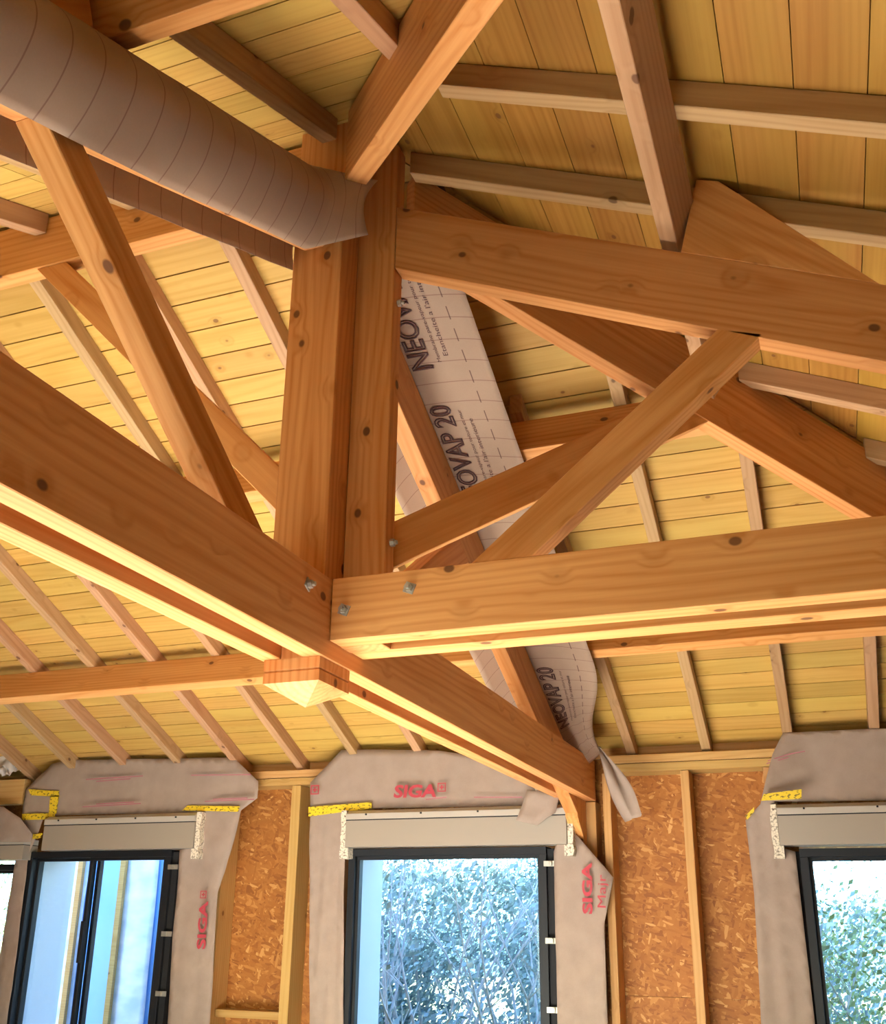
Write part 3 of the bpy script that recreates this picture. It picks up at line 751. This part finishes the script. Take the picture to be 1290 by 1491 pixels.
def shutter_box(x0, x1, z0, z1, label, caps='LR', y0=4.83):
    r = root('shutter_box', ((x0+x1)/2, y0, z0), label, 'shutter box', 'shutter boxes over the windows')
    M = Matrix.Translation(W(((x0+x1)/2, y0, z0)))
    h = z1-z0; zc = z1-h*0.26
    bm = bmesh.new(); add_box(bm, (x0, y0, z0), (x1, 4.95, zc-0.004)); finish('cover', bm, M, M_PVC, r, 0.002)
    bm = bmesh.new()
    a = [W((x0, y0-0.006, zc)), W((x0, 4.95, zc)), W((x0, 4.95, z1)), W((x0, y0+0.03, z1)), W((x0, y0-0.004, z1-h*0.10))]
    add_hull(bm, a, [p+Vector(((x1-x0)*S, 0, 0)) for p in a]); finish('top_rail', bm, M, M_PVCT, r, 0.002)
    bm = bmesh.new(); add_box(bm, (x0+0.002, y0-0.002, zc-0.005), (x1-0.002, 4.94, zc+0.001)); finish('groove', bm, M, M_RUB, r)
    for k in range(4):
        bx = x0+(x1-x0)*(0.1+0.26*k)
        bm = bmesh.new(); add_box(bm, (bx-0.004, y0-0.010, zc+0.02), (bx+0.004, y0-0.004, zc+0.028)); finish('screw', bm, M, M_RUB, r)
    for c in caps:
        s = -1 if c == 'L' else 1; e = x0 if c == 'L' else x1
        bm = bmesh.new()
        pts = []
        n = 9
        for i in range(n+1):
            z = z1 - (h+0.055)*i/n
            pts.append((e + s*(0.030+0.008*noise.noise(Vector((i*1.7, e*3, 0.3)))), z))
        poly = [W((e+s*0.002, y0+0.01, z1))] + [W((x, y0+0.01, z)) for x, z in pts] + [W((e-s*0.015, y0+0.01, z1-h-0.055)), W((e-s*0.015, y0+0.01, z0-0.002)), W((e+s*0.002, y0+0.01, z0-0.002))]
        add_hull(bm, poly, [p+Vector((0, 0.12, 0)) for p in poly]); finish('foam_end', bm, M, M_FOAM, r)
    return r
shutter_box(-5.92, -4.43, 0.335, 0.452, 'greyish shutter box at the far left edge, cut by the frame', '')
shutter_box(-4.30, -3.265, 0.384, 0.578, 'cream shutter box over the sliding window on the left', 'R')
shutter_box(-2.345, -1.175, 0.376, 0.563, 'cream shutter box over the middle window', 'LR')
shutter_box(-0.210, 0.95, 0.356, 0.535, 'cream shutter box over the right-hand window', 'L')

# ------------------------------------------------------------------ membranes round the windows
def flat_sheet(name, polys, y, parent, m=M_MEMB, amp=0.010, sc=3.5, cuts=5, phase=0.0, bow=None, thick=0.0015, fold=0.012):
    bm = bmesh.new()
    for poly in polys:
        vs = [bm.verts.new(Vector(p)) for p in poly]
        bm.faces.new(vs)
    bmesh.ops.remove_doubles(bm, verts=bm.verts, dist=1e-5)
    bmesh.ops.triangulate(bm, faces=bm.faces)
    for _ in range(cuts):
        long_e = [e for e in bm.edges if e.calc_length() > 0.05]
        if not long_e: break
        bmesh.ops.subdivide_edges(bm, edges=long_e, cuts=1); bmesh.ops.triangulate(bm, faces=bm.faces)
    for v in bm.verts:
        q = Vector((v.co.x*sc, phase, v.co.z*sc))
        v.co.y += amp*noise.noise(q) + amp*0.5*noise.noise(q*2.7) + fold*noise.noise(Vector((v.co.x*26, phase+3, v.co.z*1.3)))*min(1, max(0, (0.56-v.co.z)/0.1)) + (bow(v.co.x, v.co.z) if bow else 0.0)
        v.co = W(v.co)
    c = sum((v.co for v in bm.verts), Vector())/len(bm.verts); M = Matrix.Translation(c)
    o = finish(name, bm, M, m, parent, smooth=True)
    md = o.modifiers.new('thickness', 'SOLIDIFY'); md.thickness = thick
    return o
def wp(pts, y): return [onwall(u, v, y) for u, v in pts]
def quad_strip(name, p, m, parent, y=4.868):
    lo = [W(q) for q in wp(p, y)]; bm = bmesh.new(); add_hull(bm, lo, [q+Vector((0, 0.0015, 0)) for q in lo])
    return finish(name, bm, frame(sum(lo, Vector())/len(lo), lo[1]-lo[0], Vector((0, -1, 0))), m, parent)
YM = 4.885
# middle window
mc = root('window_membrane', (-1.9, YM, 0.6), 'beige membrane round the middle window with a red printed brand word above it', 'membrane', 'window membranes')
flat_sheet('sheet', [wp([(452, 1180), (452, 1140), (497, 1092), (560, 1091), (640, 1093), (720, 1105), (790, 1138), (832, 1172), (503, 1178)], YM),
                     wp([(452, 1180), (503, 1178), (499, 1520), (450, 1520)], YM),
                     wp([(832, 1172), (836, 1212), (880, 1262), (893, 1278), (880, 1345), (886, 1520), (812, 1520), (806, 1240)], YM)], YM, mc, phase=1.0)
quad_strip('adhesive_tape', [(449, 1175), (541, 1168), (541, 1177), (449, 1189)], M_TAPE, mc)
def flatmap(u, v, du, dv, y, gx=1.0):
    """lettering on the wall plane: starts at image point (u, v) and reads towards (u+du, v+dv)"""
    o = Vector(onwall(u, v, y)); e = Vector(onwall(u+du, v+dv, y)); ax = (e-o); ax.normalize()
    upv = Vector((-ax.z, 0, ax.x))
    O = W(o)
    return lambda a, b, n: O + ax*a + upv*b - Vector((0, n, 0))
def wlen(u0, v0, u1, v1, y): return (Vector(onwall(u1, v1, y))-Vector(onwall(u0, v0, y))).length*S
YT = 4.857
lettering('lettering', 'SIGA', flatmap(573, 1162, 60, -1, YT), M_RED, mc, wlen(573, 1162, 573, 1143, YT), bold=0.035, width=wlen(573, 1162, 635, 1161, YT), sheared=0.1)
def swiss(parent, u, v, s, ang=0, m=M_RED):
    """small square outline with a cross inside"""
    o = Vector(onwall(u, v, YT)); h = wlen(u, v, u+s, v, YT)/S
    ax = Vector((math.cos(ang), 0, math.sin(ang))); up_ = Vector((-ax.z, 0, ax.x))
    bm = bmesh.new()
    def bar(a0, b0, a1, b1):
        lo = [W(o+ax*a*h+up_*b*h) for a, b in ((a0, b0), (a1, b0), (a1, b1), (a0, b1))]
        add_hull(bm, lo, [q+Vector((0, 0.001, 0)) for q in lo])
    t = 0.12
    bar(0, 0, 1, t); bar(0, 1-t, 1, 1); bar(0, t, t, 1-t); bar(1-t, t, 1, 1-t)
    bar(0.42, 0.24, 0.58, 0.76); bar(0.24, 0.42, 0.42, 0.58); bar(0.58, 0.42, 0.76, 0.58)
    return finish('logo', bm, Matrix.Translation(W(o)), m, parent)
swiss(mc, 637, 1153, 12); swiss(mc, 452, 1157, 12)
lettering('lettering', 'SIGA', flatmap(863, 1331, -1, -60, YT), M_RED, mc, wlen(848, 1300, 863, 1300, YT), bold=0.035, width=wlen(860, 1331, 860, 1256, YT))
lettering('lettering', 'Majr', flatmap(886, 1322, 0, -50, YT), M_RED, mc, wlen(872, 1300, 888, 1300, YT), bold=0.0, width=wlen(880, 1322, 880, 1274, YT))
# loose corner of the same membrane hanging over the shutter box
flat_sheet('loose_flap', [wp([(768, 1150), (816, 1153), (808, 1183), (782, 1202), (752, 1195)], 4.80)], 4.80, mc, amp=0.02, sc=9, phase=7.7)

# left (sliding) window
ml = root('window_membrane', (-3.8, YM, 0.6), 'beige membrane round the sliding window with yellow tape at its corners', 'membrane', 'window membranes')
flat_sheet('sheet', [wp([(32, 1192), (38, 1150), (75, 1112), (95, 1107), (200, 1105), (340, 1103), (376, 1138), (374, 1162), (350, 1180), (285, 1183), (65, 1188)], YM),
                     wp([(285, 1183), (350, 1180), (336, 1240), (317, 1300), (303, 1520), (240, 1520), (262, 1240)], YM),
                     wp([(65, 1188), (42, 1245), (10, 1500), (-22, 1500), (10, 1330), (32, 1192)], YM)], YM, ml, phase=4.0)
for q in ([(273, 1173), (349, 1174), (347, 1182), (265, 1180)], [(41, 1149), (86, 1152), (86, 1160), (45, 1158)], [(73, 1158), (86, 1158), (82, 1185), (71, 1185)], [(32, 1185), (80, 1184), (80, 1193), (32, 1194)], [(48, 1215), (62, 1213), (60, 1220), (47, 1222)]):
    quad_strip('adhesive_tape', q, M_TAPE, ml)
lettering('lettering', 'SIGA', flatmap(299, 1382, 5, -80, YT), M_RED, ml, wlen(286, 1340, 299, 1340, YT), bold=0.03, width=wlen(292, 1382, 297, 1312, YT))
swiss(ml, 300, 1308, 9, math.pi/2)
def lines(parent, L):
    for (u0, v0, u1, v1) in L: quad_strip('printed_line', [(u0, v0), (u1, v1), (u1, v1+1.6), (u0, v0+1.6)], M_PINKLINE, parent, YT)
lines(ml, [(125, 1134, 208, 1129), (140, 1137, 190, 1133), (278, 1128, 365, 1127), (120, 1174, 205, 1169), (140, 1170, 195, 1167), (298, 1166, 370, 1163), (310, 1163, 360, 1161)])
lines(mc, [(620, 1163, 650, 1160), (720, 1115, 765, 1126), (690, 1160, 760, 1160)])

# right-hand window
mr = root('window_membrane', (0.2, YM, 0.6), 'beige membrane round the right-hand window, bulging out at its upper left corner', 'membrane', 'window membranes')
def bow_r(x, z): return -0.05*math.exp(-((x+0.25)**2+(z-0.62)**2)/0.03)
flat_sheet('sheet', [wp([(1140, 1067), (1300, 1060), (1790, 1044), (1790, 1158), (1128, 1168), (1108, 1172), (1112, 1155), (1125, 1100)], YM),
                     wp([(1128, 1168), (1131, 1232), (1158, 1240), (1190, 1520), (1110, 1520), (1098, 1300), (1086, 1195), (1108, 1172)], YM),
                     wp([(1790, 1158), (1790, 1520), (1715, 1520), (1690, 1159)], YM)], YM, mr, phase=9.0, bow=bow_r, amp=0.014)
for q in ([(1112, 1156), (1167, 1149), (1167, 1163), (1108, 1166)], [(1085, 1188), (1098, 1175), (1098, 1182), (1088, 1194)]): quad_strip('adhesive_tape', q, M_TAPE, mr, 4.80 if q[0][0] > 1100 else 4.84)
lines(mr, [(1118, 1107, 1150, 1097), (1116, 1111, 1148, 1102), (1150, 1097, 1172, 1093)])

m1 = root('window_membrane', (-4.9, YM, 0.55), 'grey sheet sagging over the shutter box of the cut-off window at the far left', 'membrane', 'window membranes')
flat_sheet('sheet', [wp([(-160, 1170), (5, 1175), (30, 1191), (47, 1216), (44, 1226), (-160, 1226)], 4.80)], 4.80, m1, phase=12.0)
# crumpled sheet and dark patch at the far left edge
def crumple(a, b):
    th = a*math.pi; x = -4.78 + 0.20*math.cos(th)*(0.6+0.4*b); z = 0.84 + 0.15*math.sin(th)*b + 0.02*b
    k = noise.noise(Vector((a*5, b*5, 2.0)))
    return W((x+0.05*k, 4.88-0.06*(1-b)-0.05*k, z+0.04*noise.noise(Vector((a*6, b*4, 7.0)))))
cs = sheet('crumpled_sheet', crumple, 24, 16, Matrix.Translation(W((-4.78, 4.88, 0.86))), M_INSUL); tag(cs, 'crumpled pale sheet stuffed above the lintel at the far left edge', 'sheet')

# ------------------------------------------------------------------ outdoors
box('ground', (-30, -30, FZ-0.35), (30, 34, FZ-0.25), M_GRASS, 'X', None, 0); tag(bpy.data.objects['ground'], kind='structure')
GZ = FZ-0.25
def twiggy(name, x, y, h, spread, nb, nl, ml_, label, group, seed, lsz=0.06):
    rng = random.Random(seed)
    r = root(name, (x, y, GZ), label, 'tree' if h > 3 else 'bush', group)
    base = W((x, y, GZ)); bm = bmesh.new(); tips = []
    def tube(a, b, r0, r1, k=4):
        d = (b-a).normalized(); s1 = d.orthogonal().normalized(); s2 = d.cross(s1)
        add_hull(bm, [a+(s1*math.cos(t)+s2*math.sin(t))*r0 for t in (2*math.pi*i/k for i in range(k))], [b+(s1*math.cos(t)+s2*math.sin(t))*r1 for t in (2*math.pi*i/k for i in range(k))])
    for i in range(nb):
        a = base + Vector((rng.uniform(-0.2, 0.2), rng.uniform(-0.2, 0.2), 0)); d = Vector((rng.uniform(-1, 1)*spread, rng.uniform(-1, 1)*spread, rng.uniform(0.8, 1.2))).normalized()
        rr = 0.03; seg = h*S/5
        for q in range(5):
            b = a + d*seg; tube(a, b, rr, rr*0.75); tips += [a.lerp(b, 0.5), b]
            for _ in range(2):
                dd = (d + Vector((rng.uniform(-1, 1), rng.uniform(-1, 1), rng.uniform(-0.4, 0.6)))*0.9).normalized(); e = b + dd*seg*rng.uniform(0.4, 1.0)
                tube(b, e, rr*0.5, 0.004, 3); tips += [b.lerp(e, 0.6), e]
            a, rr = b, rr*0.72; d = (d + Vector((rng.uniform(-1, 1), rng.uniform(-1, 1), rng.uniform(-0.1, 0.4)))*0.35).normalized()
    M = Matrix.Translation(base); finish('stem', bm, M, M_BARK, r)
    bm = bmesh.new()
    for i in range(nl):
        c = rng.choice(tips) + Vector((rng.gauss(0, 1), rng.gauss(0, 1), rng.gauss(0, 1)))*0.16
        n = Vector((rng.uniform(-1, 1), rng.uniform(-1, 1), rng.uniform(-0.3, 1))).normalized(); s1 = n.orthogonal().normalized(); s2 = n.cross(s1); z = lsz*rng.uniform(0.6, 1.4)
        bm.faces.new([bm.verts.new(c+s1*z), bm.verts.new(c+s2*z*0.5), bm.verts.new(c-s1*z), bm.verts.new(c-s2*z*0.5)])
    o = finish('foliage', bm, M, ml_, r); o['kind'] = 'stuff'
for k, (x, y, h, sp, nb, nl, mm, lab, sz) in enumerate((
    (-2.75, 6.9, 2.0, 0.3, 12, 500, M_LEAF2, 'twiggy bush with sparse haze-tinted leaves in the left half of the middle window', 0.035),
    (-1.95, 7.1, 2.0, 0.3, 12, 500, M_LEAF2, 'twiggy bush with sparse haze-tinted leaves in the right half of the middle window', 0.035),
    (-3.35, 8.0, 2.9, 0.3, 9, 15000, M_LEAF2, 'taller hazy tree behind the bushes of the middle window, left one', 0.035),
    (-2.35, 8.3, 2.9, 0.3, 9, 15000, M_LEAF2, 'taller hazy tree behind the bushes of the middle window, right one', 0.035),
    (0.42, 6.9, 1.6, 0.3, 9, 6000, M_LEAF3, 'yellow-green leafy bush low in the right-hand window', 0.025),
    (-0.1, 8.2, 2.0, 0.3, 8, 7000, M_LEAF2, 'hazy tree higher in the right-hand window', 0.035),
    (-7.75, 7.9, 2.0, 0.22, 9, 7000, M_LEAF, 'green bush seen through the cut-off window at the far left', 0.03))):
    twiggy('thicket', x, y, h, sp, nb, nl, mm, lab, 'bushes outside', 3+k, sz)
# sheeted neighbouring wall beyond the sliding window
nb = root('sheeted_wall', (-5.6, 7.4, GZ), 'neighbouring timber wall under blue and white sheeting with pale battens, seen through the sliding window', 'wall')
MN = Matrix.Translation(W((-5.6, 7.4, 0)))
bm = bmesh.new(); add_box(bm, (-6.72, 7.4, GZ), (-4.45, 7.5, 1.4)); finish('blue_sheet', bm, MN, M_CLADBLUE, nb)
for x0, x1 in ((-6.32, -6.02), (-5.62, -5.30), (-5.06, -4.80)):
    sheet('white_sheet', lambda a, b, x0=x0, x1=x1: W((x0+(x1-x0)*a, 7.385-0.012-0.012*noise.noise(Vector((a*2, b*9, x0))), GZ+0.02+(1.35-GZ)*b)), 6, 40, MN, M_PLASTIC, nb)
for x in (-6.10, -5.66, -5.12, -4.7):
    bm = bmesh.new(); add_box(bm, (x, 7.33, GZ), (x+0.05, 7.365, 1.38)); finish('batten', bm, MN, M_STUD, nb)
